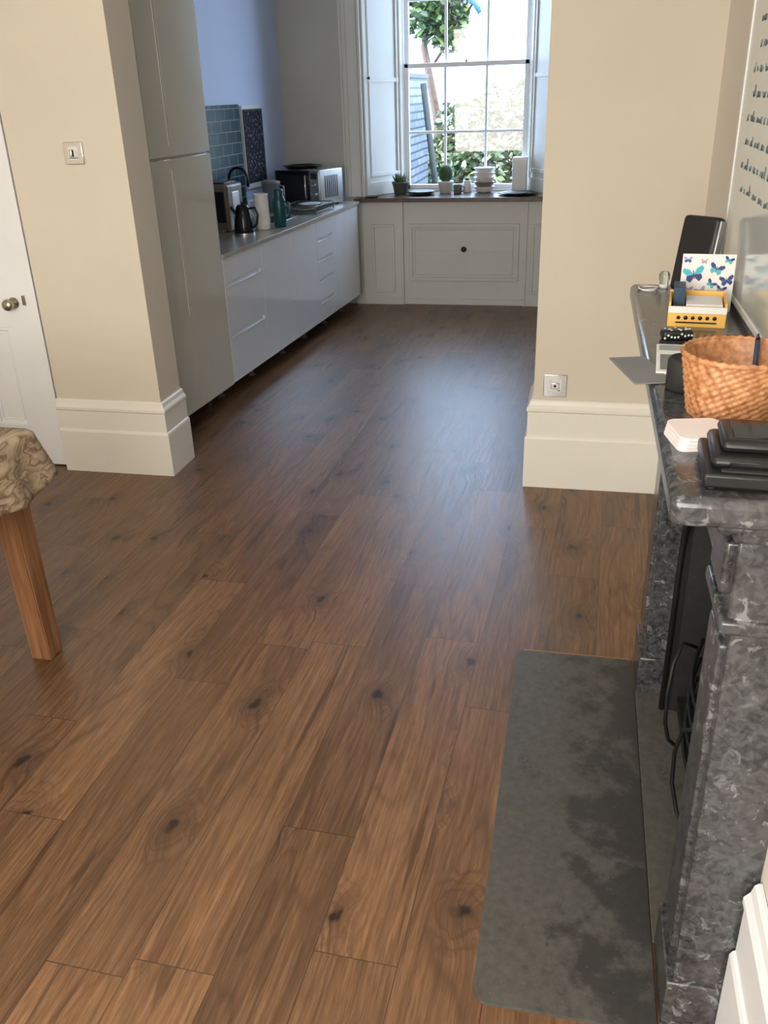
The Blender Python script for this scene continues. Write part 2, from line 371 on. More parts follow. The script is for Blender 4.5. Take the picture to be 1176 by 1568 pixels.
def panel_frame(b,x0,x1,z0,z1,y,m,mw=.018,d=.010):
    b.box(x0,x0+mw,y-d,y+.004,z0,z1,m,.004); b.box(x1-mw,x1,y-d,y+.004,z0,z1,m,.004)
    b.box(x0+mw*.5,x1-mw*.5,y-d+.0004,y+.004,z0,z0+mw,m,.004); b.box(x0+mw*.5,x1-mw*.5,y-d+.0004,y+.004,z1-mw,z1,m,.004)
b=MB()
dx0,dx1=-3.25,-2.449; y0=3.655
b.box(dx0+.001,dx1-.001,y0+.018,y0+.035,.010,2.038,whitep)
S=((dx0,dx0+.115),(dx1-.165,dx1),(-2.90,-2.80))
for a,c in S: b.box(a,c,y0,y0+.034,.008,2.04,whitep)
for a,c in((.008,.20),(.70,.92),(1.95,2.04)):
    b.box(dx0+.115,-2.90,y0,y0+.034,a,c,whitep); b.box(-2.80,dx1-.165,y0,y0+.034,a,c,whitep)
for (a,c) in((dx0+.115,-2.90),(-2.80,dx1-.165)):
    for z0,z1 in((.20,.70),(.92,1.95)):
        panel_frame(b,a,c,z0,z1,y0+.016,whitep,.020,.011); panel_frame(b,a+.032,c-.032,z0+.032,z1-.032,y0+.017,whitep,.006,.004)
kx,kz=-2.565,.815
b.lathe([(0,0),(.026,0),(.026,.004),(.012,.008),(.010,.03),(.022,.038),(.028,.05),(.024,.062),(.010,.068),(0,.069)],(kx,y0,kz),brass,24,(0,-1,0))
b.box(kx+.045,kx+.063,y0-.004,y0-.0002,kz-.01,kz+.035,brass,.001)
b.done('door_1')
b=MB()
b.box(-3.268,-3.252,3.65,3.86,0,2.058,skirtm); b.box(-2.4365,-2.4305,3.67,3.86,0,2.058,iron); b.box(-3.268,-2.431,3.67,3.86,2.045,2.0595,skirtm)  # latch-side jamb strip is black to paint the gap's shadow
b.box(-3.27,-2.43,3.70,3.72,0,2.05,iron); b.done('trim_door_frame')  # black sheet behind the leaf stands for shade in the gap

def plate(name,x,z,y,w=.088,sw='switch'):
    b=MB(); b.box(x-w/2,x+w/2,y-.008,y,z-w/2,z+w/2,chrome,.003)
    if sw=='switch':
        b.box(x-.022,x+.022,y-.010,y-.006,z-.026,z+.026,plasw,.001)
        b.box(x-.016,x-.002,y-.016,y-.008,z-.014,z+.014,chrome,.003); b.box(x+.004,x+.016,y-.014,y-.008,z-.014,z+.014,plasw,.003)
        b.box(x-.020,x+.020,y-.0105,y-.0098,z-.020,z-.017,black); b.box(x-.001,x+.003,y-.0145,y-.0098,z-.014,z+.014,black)
    else:
        b.box(x-.030,x+.030,y-.010,y-.006,z-.030,z+.030,plasw,.002)
        b.box(x-.018,x+.018,y-.017,y-.008,z-.012,z+.016,chrome,.003); b.box(x-.005,x+.005,y-.0175,y-.016,z-.004,z+.007,black)
        b.box(x+.012,x+.022,y-.0105,y-.0098,z-.022,z-.018,black)
    b.done(name)
plate('light_switch',-2.12,1.455,3.639)
plate('wall_socket',-.075,.475,3.759,.100,'socket')

# ---------------------------------------------------------------- kitchen units
def front(b,u0,u1,z0,z1,m,hs=(),nu0=None,nu1=None,nh=.024):
    g=.0018; nu0=nu0 or u0; nu1=nu1 or u1
    zz=z0; edges=[]
    for h in sorted(hs): edges.append((zz,h-nh/2)); zz=h+nh/2
    edges.append((zz,z1))
    for a,c in edges: b.box(u0+g,u1-g,-.0,.019,a+(.0005),c-.0005,m,.0012)
    for h in hs:
        b.box(u0+g,nu0,0.0003,.019,h-nh/2-.001,h+nh/2+.001,m); b.box(nu1,u1-g,0.0003,.019,h-nh/2-.001,h+nh/2+.001,m)
        b.box(nu0,nu1,.016,.019,h-nh/2,h+nh/2,m)
        b.box(nu0,nu1,-.0040,.003,h-nh/2-.007,h-nh/2+.001,m,.001)
b=MB(KM)
b.box(-.05,.58,.02,.60,.12,2.45,tallm)
for z0,z1 in((.12,1.385),(1.397,2.45)):
    hz0,hz1=(.62,1.34) if z0<1 else (1.44,2.1)
    b.box(-.048,.145,0,.019,z0,z1,tallm,.0015); b.box(.163,.578,0,.019,z0,z1,tallm,.0015)
    b.box(.145,.163,0,.019,z0,hz0,tallm); b.box(.145,.163,0,.019,hz1,z1,tallm); b.box(.145,.163,.014,.019,hz0,hz1,tallm)
    b.box(.140,.147,-.003,.004,hz0,hz1,unitm,.001)
for u in(.02,.50): 
    for w in(.14,.5): b.cyl((u,w,0),.02,.12,legm,16)
b.done('tall_cabinet')
b=MB(KM)
b.box(.585,3.10,.022,.60,.125,.84,carc)
front(b,.585,1.125,.125,.838,unitm,(.40,.69),.62,1.10)
front(b,1.125,1.66,.125,.838,unitm); front(b,1.66,2.115,.125,.838,unitm)
front(b,2.115,2.55,.125,.838,unitm,(.265,.42,.565,.705),2.14,2.47)
front(b,2.55,3.10,.125,.838,unitm)
b.box(3.085,3.103,.0,.60,.125,.838,unitm)
for u in(.68,1.14,1.68,2.13,2.58,3.0):
    for w in(.15,.5):
        b.lathe([(0,0),(.026,0),(.028,.006),(.015,.015),(.015,.105),(.026,.112),(.026,.126),(0,.126)],(u,w,0),legm,16)
b.done('base_cabinet')
b=MB(KM); b.box(.582,3.12,-.012,.655,.840,.862,worktop,.002)
b.done('kitchen_worktop')
b=MB(KM); b.tube([(.25,.20,.012),(.9,.26,.012)],.011,plasw); b.done('waste_pipe')
b=MB(KM)
b.box(.6,2.42,.649,.6595,.864,1.60,tilem)
b.add([(.6,.648,.864),(2.42,.648,.864),(2.42,.648,1.60),(.6,.648,1.60)],[(0,1,2,3)],tilem,uvs=[(.6,.864),(2.42,.864),(2.42,1.60),(.6,1.60)]); b.done('tile_splashback')
b=MB(KM)
b.box(2.45,2.77,.64,.6595,1.02,1.59,plasw)
b.box(2.462,2.80,.632,.64,1.06,1.565,black,.002)
b.add([(2.47,.6315,1.07),(2.79,.6315,1.07),(2.79,.6315,1.555),(2.47,.6315,1.555)],[(0,1,2,3)],posterm,uvs=[(0,0),(.6,0),(.6,1),(0,1)])
b.done('chalkboard_poster')

# ---------------------------------------------------------------- window wall
b=MB()
Y=7.46
b.box(-1.80,-1.475,Y-.02,Y-.001,0,.84,shut); 
b.box(-1.87,-1.80,Y-.03,Y-.001,0,.84,shut,.003)
b.box(-1.475,-1.455,Y-.034,Y+.1,0,.84,shut,.003)
panel_frame(b,-1.72,-1.53,.10,.66,Y-.02,shut,.022,.014)
b.box(-1.455,-.455,Y+.0,Y+.12,0,.84,shut)
panel_frame(b,-1.41,-.50,.20,.66,Y,shut,.028,.018); panel_frame(b,-1.365,-.545,.245,.615,Y,shut,.008,.006)
b.box(-1.38,-.53,Y-.005,Y+.01,.44,.445,shut)
b.box(-1.455,-.455,Y-.016,Y,0,.05,shut,.003); b.box(-1.80,-1.475,Y-.036,Y-.02,0,.05,shut,.003)
b.box(-.455,-.435,Y-.034,Y+.1,0,.84,shut,.003)
b.box(-.435,-.12,Y-.02,Y-.001,0,.84,shut); panel_frame(b,-.40,-.20,.10,.66,Y-.02,shut,.022,.014)
b.lathe([(0,0),(.014,0),(.010,.012),(.020,.022),(.022,.032),(.012,.042),(0,.042)],(-.95,Y,.46),black,20,(0,-1,0))
b.done('window_apron_panelling')
b=MB(); b.box(-1.84,-.02,7.335,7.86,.842,.874,woodtop,.003); b.done('wooden_window_counter')
WY=7.85
def splay(xa,xb,sgn):
    b=MB()
    p0=Vector((xa,7.455)); p1=Vector((xb,WY)); d=(p1-p0); Ln=d.length; a=math.atan2(d.y,d.x)
    b.L=RZ(p0.x,p0.y,0,math.degrees(a)); k=1 if sgn>0 else -1
    b.box(0,Ln,0,k*.03,.875,2.86,shut)
    f=lambda x0,x1,z0,z1,t=.010: b.box(x0,x1,-k*t,k*.004,z0,z1,shut,.003)
    f(0,.04,.875,2.86,.014); f(Ln-.03,Ln,.875,2.86,.014); f(.04,Ln-.03,.875,.98,.0135) 
    for z0,z1 in((1.02,1.05),(1.72,1.75),(2.75,2.78)): f(.05,Ln-.04,z0,z1)
    for x in(.06,Ln-.07): f(x,x+.018,1.02,2.78,.0125)
    b.lathe([(0,0),(.008,0),(.006,.01),(.012,.018),(0,.026)],(.045,-k*.012,1.75),black,16,(0,-k,0))
    b.L=Matrix()
    x0,x1=(-1.93,-1.765) if sgn>0 else (-.235,-.07)
    b.box(x0,x1,7.435,7.459,.875,2.94,shut,.003)
    for q in(.0,.035,.12,.145): b.box(x0+q,x0+q+.018,7.42,7.44,.875,2.94,shut,.004)
    b.done('window_shutter')
splay(-1.76,-1.53,1); splay(-.24,-.47,-1)
b=MB()
fx0,fx1=-1.535,-.465
def bar(x0,x1,z0,z1,y0=WY,y1=WY+.04): b.box(x0,x1,y0,y1,z0,z1,whitep,.004)
bar(fx0,fx0+.03,.876,2.86,WY+.012,WY+.1); bar(fx1-.03,fx1,.876,2.86,WY+.012,WY+.1); bar(fx0,fx1,2.79,2.86,WY+.012,WY+.1); bar(fx0,fx1,.85,.89,WY+.012,WY+.12)
ix0,ix1=fx0+.03,fx1-.03
def sash(z0,z1,ys,mid):
    bar(ix0,ix0+.035,z0,z1,ys,ys+.035); bar(ix1-.035,ix1,z0,z1,ys,ys+.035); bar(ix0,ix1,z0,z0+.035,ys,ys+.0352); bar(ix0,ix1,z1-.035,z1,ys,ys+.0352)
    w=(ix1-ix0)
    for k in(1,2): bar(ix0+w*k/3-.010,ix0+w*k/3+.010,z0,z1,ys+.005,ys+.03)
    for mz in mid: bar(ix0,ix1,mz-.010,mz+.010,ys+.0055,ys+.03)
sash(.892,1.85,WY+.014,(1.335,)); sash(1.815,2.79,WY+.052,(2.30,))
b.box(ix0,ix1,WY+.030,WY+.033,.9,1.84,pane); b.box(ix0,ix1,WY+.068,WY+.071,1.83,2.78,pane)
b.lathe([(0,0),(.012,0),(.012,.01),(.005,.02),(0,.022)],(-1.0,WY+.03,1.85),brass,16)
b.done('window_1')

# ---------------------------------------------------------------- garden
b=MB(); b.box(-9,8,8.1,20,-.3,-.02,mat('garden_gravel',(.5,.48,.42),.9,var=.3,scale=6)); b.done('garden_ground')
b=MB(); b.box(-2.10,-1.99,8.6,11.9,-.05,1.78,brickm)
b.add([(-1.988,8.6,-.02),(-1.988,11.9,-.02),(-1.988,11.9,1.78),(-1.988,8.6,1.78)],[(0,1,2,3)],brickm,uvs=[(0,0),(3.3,0),(3.3,1.8),(0,1.8)])
b.box(-2.12,-1.97,8.6,11.92,1.78,1.83,brickm,.005); b.done('garden_brick_wall')
b=MB(); b.box(-8,7,14.4,14.6,-.1,2.9,mat('garden_render_wall',(.8,.8,.78),.9)); b.done('garden_rendered_wall')
def leaves(m,blobs,n,size,b=None):
    b=b or MB()
    for _ in range(n):
        c,r=random.choice(blobs)
        v=Vector((random.gauss(0,1),random.gauss(0,1),random.gauss(0,1))).normalized()*random.random()**.35
        p=Vector((c[0]+v.x*r[0],c[1]+v.y*r[1],c[2]+v.z*r[2]))
        rot=Matrix.Rotation(random.uniform(0,6.28),3,'Z')@Matrix.Rotation(random.uniform(-1.2,1.2),3,'X')@Matrix.Rotation(random.uniform(-1,1),3,'Y')
        s=size*random.uniform(.6,1.4)
        pts=[(-1,0,0),(-.3,-.55,.1),(.5,-.4,0),(1.1,0,-.1),(.5,.4,0),(-.3,.55,.1)]
        b.add([p+rot@(Vector(q)*s) for q in pts],[(0,1,2,3,4,5)],m)
    return b
b=leaves(leafA,[((-1.2,12.9,.7),(.9,.5,.6)),((-.3,12.9,.8),(.9,.7,.7)),((.6,12.9,.9),(.9,.7,.9)),((-1.9,13.0,.6),(.5,.4,.5))],6500,.055)
leaves(leafA,[((-.9,13.0,1.40),(.7,.3,.38)),((-.25,13.0,1.65),(.5,.3,.3)),((-1.6,13.1,1.2),(.5,.3,.40)),((-.5,13.0,1.35),(.5,.3,.5))],2300,.05,b)
for x in(-1.3,-.3,.6): b.tube([(x,13.0,-.03),(x+.05,13.0,.5),(x-.05,13.0,1.2)],[.04,.03,.01],woodtop)
b.done('garden_ivy_hedge',normals=False)
b=leaves(leafB,[((-2.30,13.7,2.85),(.42,.3,.6)),((-2.0,13.7,2.6),(.3,.3,.5))],1700,.06)
leaves(leafC,[((-.50,13.6,2.80),(.20,.2,.18))],260,.055,b)
b.tube([(-2.2,13.8,-.03),(-2.15,13.8,1.2),(-2.35,13.8,2.2),(-2.2,13.7,3.0)],[.08,.07,.05,.02],woodtop)
b.tube([(-2.2,13.8,2.0),(-1.2,13.7,3.3),(-.45,13.6,2.85)],[.02,.015,.008],woodtop)
b.done('garden_tree',normals=False)
b=MB(); bl=mat('blue_rope',(.01,.08,.40),.5)
b.tube([(-1.75,12.5,3.0),(-1.6,12.5,2.72),(-1.5,12.5,2.62),(-1.42,12.5,2.5)],.03,bl); b.tube([(-1.6,12.5,2.95),(-1.5,12.5,2.75),(-1.55,12.5,2.6)],.025,bl); b.tube([(-1.42,12.5,2.5),(-1.45,12.5,4.0)],.006,bl)
b.done('garden_blue_rope')
b=MB(); b.tube([(-1.58,10.5,-.02),(-1.80,10.5,1.72)],.035,mat('dark_post',(.02,.025,.025),.7)); b.done('garden_post')

# ---------------------------------------------------------------- fireplace
b=MB()
FX=.255; BX=.3692
for y0,y1 in((1.19,1.36),(2.25,2.42)):
    b.box(FX,BX,y0,y1,0,.93,marble,.003)
    b.box(FX-.012,BX,y0-.008,y1+.008,0,.13,marble,.004)
    b.box(FX-.008,FX+.01,y0+.03,y1-.03,.18,.86,marble,.004)
    b.box(FX-.018,BX,y0-.006,y1+.006,.90,.925,marble,.006); b.box(FX-.008,BX,y0,y1,.925,1.06,marble,.004)
    b.box(FX-.02,FX+.01,y0+.03,y1-.03,.95,1.04,marble,.006)
b.box(FX+.006,BX,1.36,2.25,.90,1.06,marble,.003)
b.box(FX-.02,BX,1.17,2.44,1.06,1.085,marble,.008)
b.box(FX-.05,BX,1.14,2.46,1.085,1.122,marble,.012)
b.done('fireplace_surround')
b=MB(); b.box(.135,BX,1.085,2.485,1.1225,1.165,marble,.012,3); b.done('mantel_shelf')
b=MB()
yc=1.805; ix=.315
b.box(ix,ix+.02,1.362,1.44,0.011,.895,iron); b.box(ix,ix+.02,2.17,2.248,0.011,.895,iron)
v=[];n=20
for i in range(n+1):
    a=math.pi*i/n; yy=yc-.365*math.cos(a); zz=.50+.28*math.sin(a)
    v+=[(ix,yy,zz),(ix,yy,.895)]
b.add(v,[(2*i,2*i+2,2*i+3,2*i+1) for i in range(n)],iron)
b.tube([(ix-.004,yc-.365,0.012)]+[(ix-.004,yc-.365*math.cos(math.pi*i/n),.50+.28*math.sin(math.pi*i/n)) for i in range(n+1)]+[(ix-.004,yc+.365,0.012)],.008,iron)
b.box(.62,.64,1.44,2.17,0.01,.85,iron); 
b.add([(ix+.02,1.44,0.01),(.62,1.52,0.01),(.62,1.52,.85),(ix+.02,1.44,.85)],[(0,1,2,3)],iron); b.add([(ix+.02,2.17,0.01),(.62,2.09,0.01),(.62,2.09,.85),(ix+.02,2.17,.85)],[(0,1,2,3)],iron)
for z in(.16,.22,.28,.34):
    b.tube([(ix+.060-.050*math.sin(math.pi*i/12),yc-.24+.48*i/12,z) for i in range(13)],.005,iron)
for s in(-1,1):
    b.tube([(ix+.04,yc+s*.2,.34),(ix-.0,yc+s*.17,.37),(ix-.022,yc+s*.13,.33),(ix-.030,yc+s*.11,.25),(ix-.026,yc+s*.11,.16),(ix-.010,yc+s*.13,.09),(ix+.01,yc+s*.15,.06)],.005,iron)
b.box(ix+.02,.6,yc-.27,yc+.27,.10,.13,iron)
b.done('cast_iron_fireplace_insert')
def rounded(x0,x1,y0,y1,rs,n=6):
    out=[]
    for (cx,cy,r,a0) in((x0,y0,rs[0],180),(x1,y0,rs[1],270),(x1,y1,rs[2],0),(x0,y1,rs[3],90)):
        sx=1 if cx==x0 else -1; sy=1 if cy==y0 else -1
        for i in range(n+1):
            a=math.radians(a0+90*i/n); out.append((cx+sx*r+r*math.cos(a),cy+sy*r+r*math.sin(a)))
    return out
def slab(b,poly,z0,z1,m,bev=.002):
    n=len(poly); v=[(x,y,z0) for x,y in poly]+[(x,y,z1) for x,y in poly]
    f=[tuple(range(n))[::-1],tuple(range(n,2*n))]+[(i,(i+1)%n,n+(i+1)%n,n+i) for i in range(n)]
    vs,fs=b.add(v,f,m)
    if bev: bmesh.ops.bevel(b.bm,geom=list(fs[1].edges),offset=bev,segments=2,affect='EDGES')
b=MB(); slab(b,rounded(-.12,.238,1.165,2.405,(.035,.002,.002,.02)),0.0,.009,slate); b.done('hearth_stone')
b=MB(); b.box(.2405,.6,1.3685,2.2415,0,.0095,slate,.001); b.done('inner_hearth_slab')
b=MB(); b.sweep([(0,0),(.006,0),(.006,.004),(0,.004)],[(.236,2.412),(-.10,2.412)],mat('wood_edge_strip',(.4,.22,.12),.5)); b.done('trim_hearth_edge')

# ---------------------------------------------------------------- whiteboard
b=MB(); WX=.369
b.box(.356,WX,1.25,2.47,1.19,2.25,boardm,.003)
b.box(.353,WX,1.25,2.47,1.18,1.195,plasw,.002); b.box(.353,WX,2.46,2.474,1.18,2.26,plasw,.002); b.box(.353,WX,1.25,2.474,2.245,2.26,plasw,.002)
for r in range(15):
    z=2.12-r*.050; y=2.36-random.uniform(0,.06)
    yend=y-random.uniform(.25,.8)
    while y>yend:
        L=random.uniform(.02,.08); n=int(L/.005)
        pts=[(.3555,y-i*.005,z+(.009 if i%2 else -.006)*random.uniform(.3,1.0)+(.012 if random.random()<.12 else 0)) for i in range(n)]
        if len(pts)>2: b.tube(pts,.0010,inkm,4)
        y-=L+.018
b.done('whiteboard')

# ---------------------------------------------------------------- mantel objects
MZ=1.1652
b=MB(RZ(.2565,1.440,MZ))
v=[];f=[];S=216;Rr=52;hh=.098; rb,rt=.072,.089
for j in range(Rr+1):
    t=j/Rr; r0=rb+(rt-rb)*t
    for i in range(S):
        a=2*math.pi*i/S
        band=math.floor(t*13); w=math.sin(a*27+band*math.pi*.5)*abs(math.sin(t*math.pi*13))
        v.append(((r0+.0024*w)*math.cos(a),(r0+.0024*w)*math.sin(a),t*hh))
for j in range(Rr):
    for i in range(S): k=(i+1)%S; f.append((j*S+i,j*S+k,(j+1)*S+k,(j+1)*S+i))
b.add(v,f,wick,True)
b.lathe([(rt-.001,hh-.004),(rt+.003,hh),(rt+.001,hh+.003),(rt-.004,hh+.002),(rt-.006,hh-.004),(rb-.004,.005),(0,.005)],(0,0,0),wick,64)
b.lathe([(rb,0),(0,0.0)],(0,0,0),wick,64)
b.tube([((rt-.001)*math.cos(t),(rt-.001)*math.sin(t),hh+.002+.001*math.sin(t*40)) for t in [2*math.pi*i/160 for i in range(160)]],.0035,wick,6,True)
b.done('woven_basket')
b=MB(RZ(.305,1.440,MZ)@Matrix.Rotation(.16,4,'Y')); b.box(-.006,.006,-.02,.02,.02,.112,black,.003); b.box(-.0075,-.005,-.012,.012,.05,.105,rubber); b.done('remote_control')
b=MB(RZ(.290,1.485,MZ)@Matrix.Rotation(-.2,4,'X')); b.tube([(0,0,.012),(0,0,.105)],.004,dkblue); b.tube([(0,0,.105),(0,0,.115)],[.004,.001],black); b.done('ballpoint_pen')
b=MB(); b.lathe([(0,0),(.034,0),(.037,.003),(.037,.05),(.034,.055),(.03,.056),(.028,.053),(0,.053)],(.196,1.560,MZ),rubber,40); b.done('smart_speaker')
b=MB(RZ(.187,1.300,MZ,12))
for k in range(4): slab(b,rounded(-.040+.001*k,.040,-.043,.043,(.012,)*4),k*.0052,k*.0052+.0048,pinkp,.001)
b.done('coaster_stack')
b=MB(RZ(.270,1.180,MZ,-3))
b.box(-.092,.085,-.070,.070,.004,.024,black,.004); b.box(-.082,.085,-.050,.070,.022,.040,black,.008); b.box(-.070,.085,-.030,.070,.038,.056,black,.010,3)
b.box(-.055,.080,-.012,.058,.0552,.0572,blackg,.001); b.box(-.07,.06,-.062,-.052,.024,.027,rubber,.001); b.box(-.06,.08,-.0515,-.0495,.026,.036,blackg,.001)
for x in(-.08,.07):
    for y in(-.06,.06): b.cyl((x,y,0),.006,.005,rubber,10)
b.done('portable_printer')
b=MB(RZ(.322,1.315,MZ,-8)); b.box(-.035,.03,-.022,.022,0,.028,paper,.001)
gd=mat('green_dot',(.1,.35,.12),.5); yd=mat('yellow_dot',(.8,.7,.15),.5)
for i in range(4):
    for j in range(2): b.cyl((-.026+.016*i,-.010+.018*j,.0278),.0055,.0008,gd if (i+j)%2 else yd,12)
b.done('sticker_box')
b=MB(RZ(.190,1.735,MZ,-4)); b.box(-.035,.035,-.10,.10,0,.006,paper,.001); b.box(-.028,.012,-.085,.02,.006,.0066,greycard); b.box(-.03,.03,.05,.09,.006,.0066,mat('magazine_print',(.35,.36,.36),.6)); b.box(.015,.03,-.085,.04,.006,.0066,dkblue); b.done('magazine')
b=MB(RZ(.118,1.660,MZ+.0002,14)); b.box(-.032,.038,-.085,.085,0,.0028,greycard,.0008); b.done('grey_card') 
b=MB(RZ(.205,1.90,MZ,8)); b.box(-.032,.032,-.018,.018,0,.022,black,.008,3)
for i in range(14): 
    x=random.uniform(-.027,.027); y=random.uniform(-.013,.013); b.cyl((x,y,.0215),.0028,.001,white,8)
for i in range(9): b.cyl((-.027+.0068*i,-.0175,random.uniform(.006,.016)),.0024,.001,white,8,(0,-1,0))
b.done('spotted_glasses_case')
b=MB(RZ(.262,2.07,MZ,-5))
b.box(-.062,.058,-.062,-.058,0,.044,amber); b.box(-.062,.058,.058,.062,0,.055,amber); b.box(-.062,-.058,-.058,.058,0,.052,amber); b.box(.054,.058,-.058,.058,0,.052,amber); b.box(-.058,.054,-.058,.058,0,.003,amber)
b.box(-.0625,.0585,-.0635,-.0622,.030,.044,paper)
for k in range(6): b.lathe([(0,0),(.0045,0),(.0045,.0008),(0,.0008)],(-.04+.015*k,-.0622,.020),black,10 if k%2 else 5,(0,-1,0))
b.box(-.045,.04,-.0628,-.062,.008,.011,black)
b.done('amber_card_box')
b=MB(RZ(.262,2.07,MZ+.0035,-5)); b.box(-.054,-.030,-.02,.055,0,.072,dkblue,.001); b.box(-.026,.05,-.045,.05,0,.042,paper,.001); b.done('note_card_pack')
cyan=mat('butterfly_cyan',(.05,.45,.55),.5); navy=mat('butterfly_navy',(.02,.05,.2),.5); lil=mat('butterfly_lilac',(.35,.3,.6),.5); lav=mat('butterfly_orange',(.7,.4,.2),.5)
def butter(b,x,z,s,m1,m2,rot=0,y=-.0022):
    old=b.L; b.L=old@Matrix.Translation((x,y,z))@Matrix.Rotation(rot,4,'Y')
    for k in(-1,1):
        up=[(0,0,0),(k*.35*s,0,.55*s),(k*.85*s,0,.75*s),(k*1.0*s,0,.45*s),(k*.7*s,0,.05*s)]
        lo=[(0,0,0),(k*.65*s,0,0),(k*.75*s,0,-.4*s),(k*.4*s,0,-.7*s),(k*.1*s,0,-.35*s)]
        b.add(up,[(0,1,2,3,4)],m1); b.add(lo,[(0,1,2,3,4)],m2)
    b.add([(-.04*s,-.0003,-.4*s),(.04*s,-.0003,-.4*s),(.04*s,-.0003,.4*s),(-.04*s,-.0003,.4*s)],[(0,1,2,3)],black); b.L=old
b=MB(RZ(.285,2.165,MZ+.0005,-5)@Matrix.Rotation(-.10,4,'X'))
b.box(-.056,.060,-.0015,.0015,.0,.128,paper)
for x,z,s,a,c,r in((-.028,.082,.024,cyan,navy,-.2),(.02,.095,.017,navy,cyan,.3),(.045,.07,.016,navy,navy,-.2),(.012,.062,.012,navy,cyan,.6),(-.038,.028+.02,.012,lil,lav,.1),(-.01,.045,.013,lil,lil,-.4),(.035,.05,.012,navy,lil,.2),(-.044,.115,.010,lil,navy,0),(.045,.115,.011,navy,cyan,.3),(-.008,.112,.008,lav,lil,0)):
    butter(b,x,z,s,a,c,r)
b.done('butterfly_greeting_card')
b=MB(RZ(.272,2.36,MZ,-42)@Matrix.Rotation(-.18,4,'X')); b.box(-.054,.054,-.016,.016,.004,.188,black,.012,3); b.box(-.044,.044,-.0175,-.0155,.016,.174,blackg,.001); b.box(.050,.0565,-.012,.012,.016,.180,steel,.002)
b.done('digital_photo_frame')
b=MB(RZ(.332,2.27,MZ)); b.lathe([(0,0),(.02,0),(.022,.002),(.022,.05),(.019,.052),(0,.052)],(0,0,0),white,32); b.done('white_pot')
b=MB(RZ(.176,2.40,MZ)); 
b.tube([((.020+.001*math.sin(3*t))*math.cos(t)*1.2,(.030+.002*math.cos(2*t))*math.sin(t),.003+.0045*(t/12.6)+.001*math.sin(2.3*t)) for t in [i*.2 for i in range(64)]],.0016,plasw,6); b.done('cable_coil')
b=MB(RZ(.216,2.43,MZ)); b.lathe([(0,0),(.011,0),(.011,.018),(.014,.022),(.014,.034),(.010,.042),(0,.044)],(0,0,0),glassm,24); b.lathe([(0,.0001),(.012,.0001),(.012,.010),(0,.010)],(0,0,0),white,24); b.done('small_glass_jar')

# ---------------------------------------------------------------- dining table
b=MB()
TX,TY=-1.612,2.240
b.box(-2.75,TX-.01,1.05,TY-.01,.722,.750,tabw,.004)
b.box(-2.62,TX-.09,TY-.095,TY-.07,.63,.722,tabw); b.box(TX-.085,TX-.06,1.18,TY-.11,.63,.722,tabw); b.box(-2.62,TX-.09,1.12,1.14,.63,.722,tabw)
for lx,ly in((-1.648,2.135),(-2.66,2.135),(-1.648,1.14),(-2.66,1.14)):
    a=.046;c=.036
    v=[(lx-c,ly-c,0),(lx+c,ly-c,0),(lx+c,ly+c,0),(lx-c,ly+c,0),(lx-a,ly-a,.722),(lx+a-.022,ly-a,.722),(lx+a-.022,ly+a,.722),(lx-a,ly+a,.722)]
    vs,fs=b.add(v,[(0,3,2,1),(4,5,6,7),(0,1,5,4),(1,2,6,5),(2,3,7,6),(3,0,4,7)],tabw)
    bmesh.ops.bevel(b.bm,geom=list({e for q in fs for e in q.edges}),offset=.004,segments=2,affect='EDGES')
b.done('dining_table')
b=MB()
x0,x1,yy0,yy1=-2.76,TX,1.04,TY
per=rounded(x0,x1,yy0,yy1,(.015,)*4,4)
P=[]
for i in range(len(per)):
    a=Vector(per[i]); c=Vector(per[(i+1)%len(per)]); n=max(1,int((c-a).length/.02))
    for k in range(n): P.append(a.lerp(c,k/n))
n=len(P); rows=10; v=[];f=[]
s=0; arc=[0]
for i in range(1,n): s+=(P[i]-P[i-1]).length; arc.append(s)
for j in range(rows+1):
    t=j/rows
    for i,p in enumerate(P):
        q=P[(i+1)%n]; pr=P[i-1]; tn=(q-pr).normalized(); nr=Vector((tn.y,-tn.x))
        dc=min((p-Vector(c)).length for c in((x0,yy0),(x1,yy0),(x1,yy1),(x0,yy1)))
        corner=math.exp(-(dc/.07)**2)
        wav=.013*math.sin(arc[i]*26+1)+.007*math.sin(arc[i]*47)
        o=(.010+.030*t+wav*t*(1-corner)+corner*.024*t)
        if j==0:o=0
        zz=.7545-.175*t+.030*t*corner-.008*t*math.sin(arc[i]*9)
        if j==1: zz=.7545-.012
        v.append((p.x+nr.x*o,p.y+nr.y*o,zz))
for j in range(rows):
    for i in range(n): k=(i+1)%n; f.append((j*n+i,(j+1)*n+i,(j+1)*n+k,j*n+k))
f.append(tuple(range(n)))
b.add(v,f,clothm,True)
o=b.done('tablecloth')
md=o.modifiers.new('s','SOLIDIFY'); md.thickness=.002; md.offset=1

# ---------------------------------------------------------------- worktop objects
WZ=.8625
b=MB(KP(1.50,.42,WZ)); b.box(-.10,.11,-.12,.12,.0,.29,beige,.02,3); b.box(-.08,.09,-.128,-.118,.06,.25,black,.004); b.box(.105,.114,-.05,.05,.05,.24,steel,.003); b.box(-.07,.08,-.09,.09,.288,.30,black,.004); b.box(-.065,.075,-.17,-.12,0,.02,beige,.004)
b.done('coffee_machine')
b=MB(KP(1.33,.19,WZ)); b.lathe([(0,0),(.062,0),(.066,.006),(.060,.06),(.048,.13),(.040,.165),(.036,.17),(.03,.178),(0,.182)],(0,0,0),blackg,32); b.lathe([(.067,.0),(.067,.012)],(0,0,0),steel,32); b.cyl((0,0,.182),.009,.014,black,14)
b.tube([(.045,0,.155),(.085,0,.16),(.10,0,.12),(.088,0,.06),(.062,0,.04)],.008,black); b.tube([(-.04,0,.12),(-.07,0,.15),(-.08,0,.165)],[.014,.010,.008],black); b.done('electric_kettle')
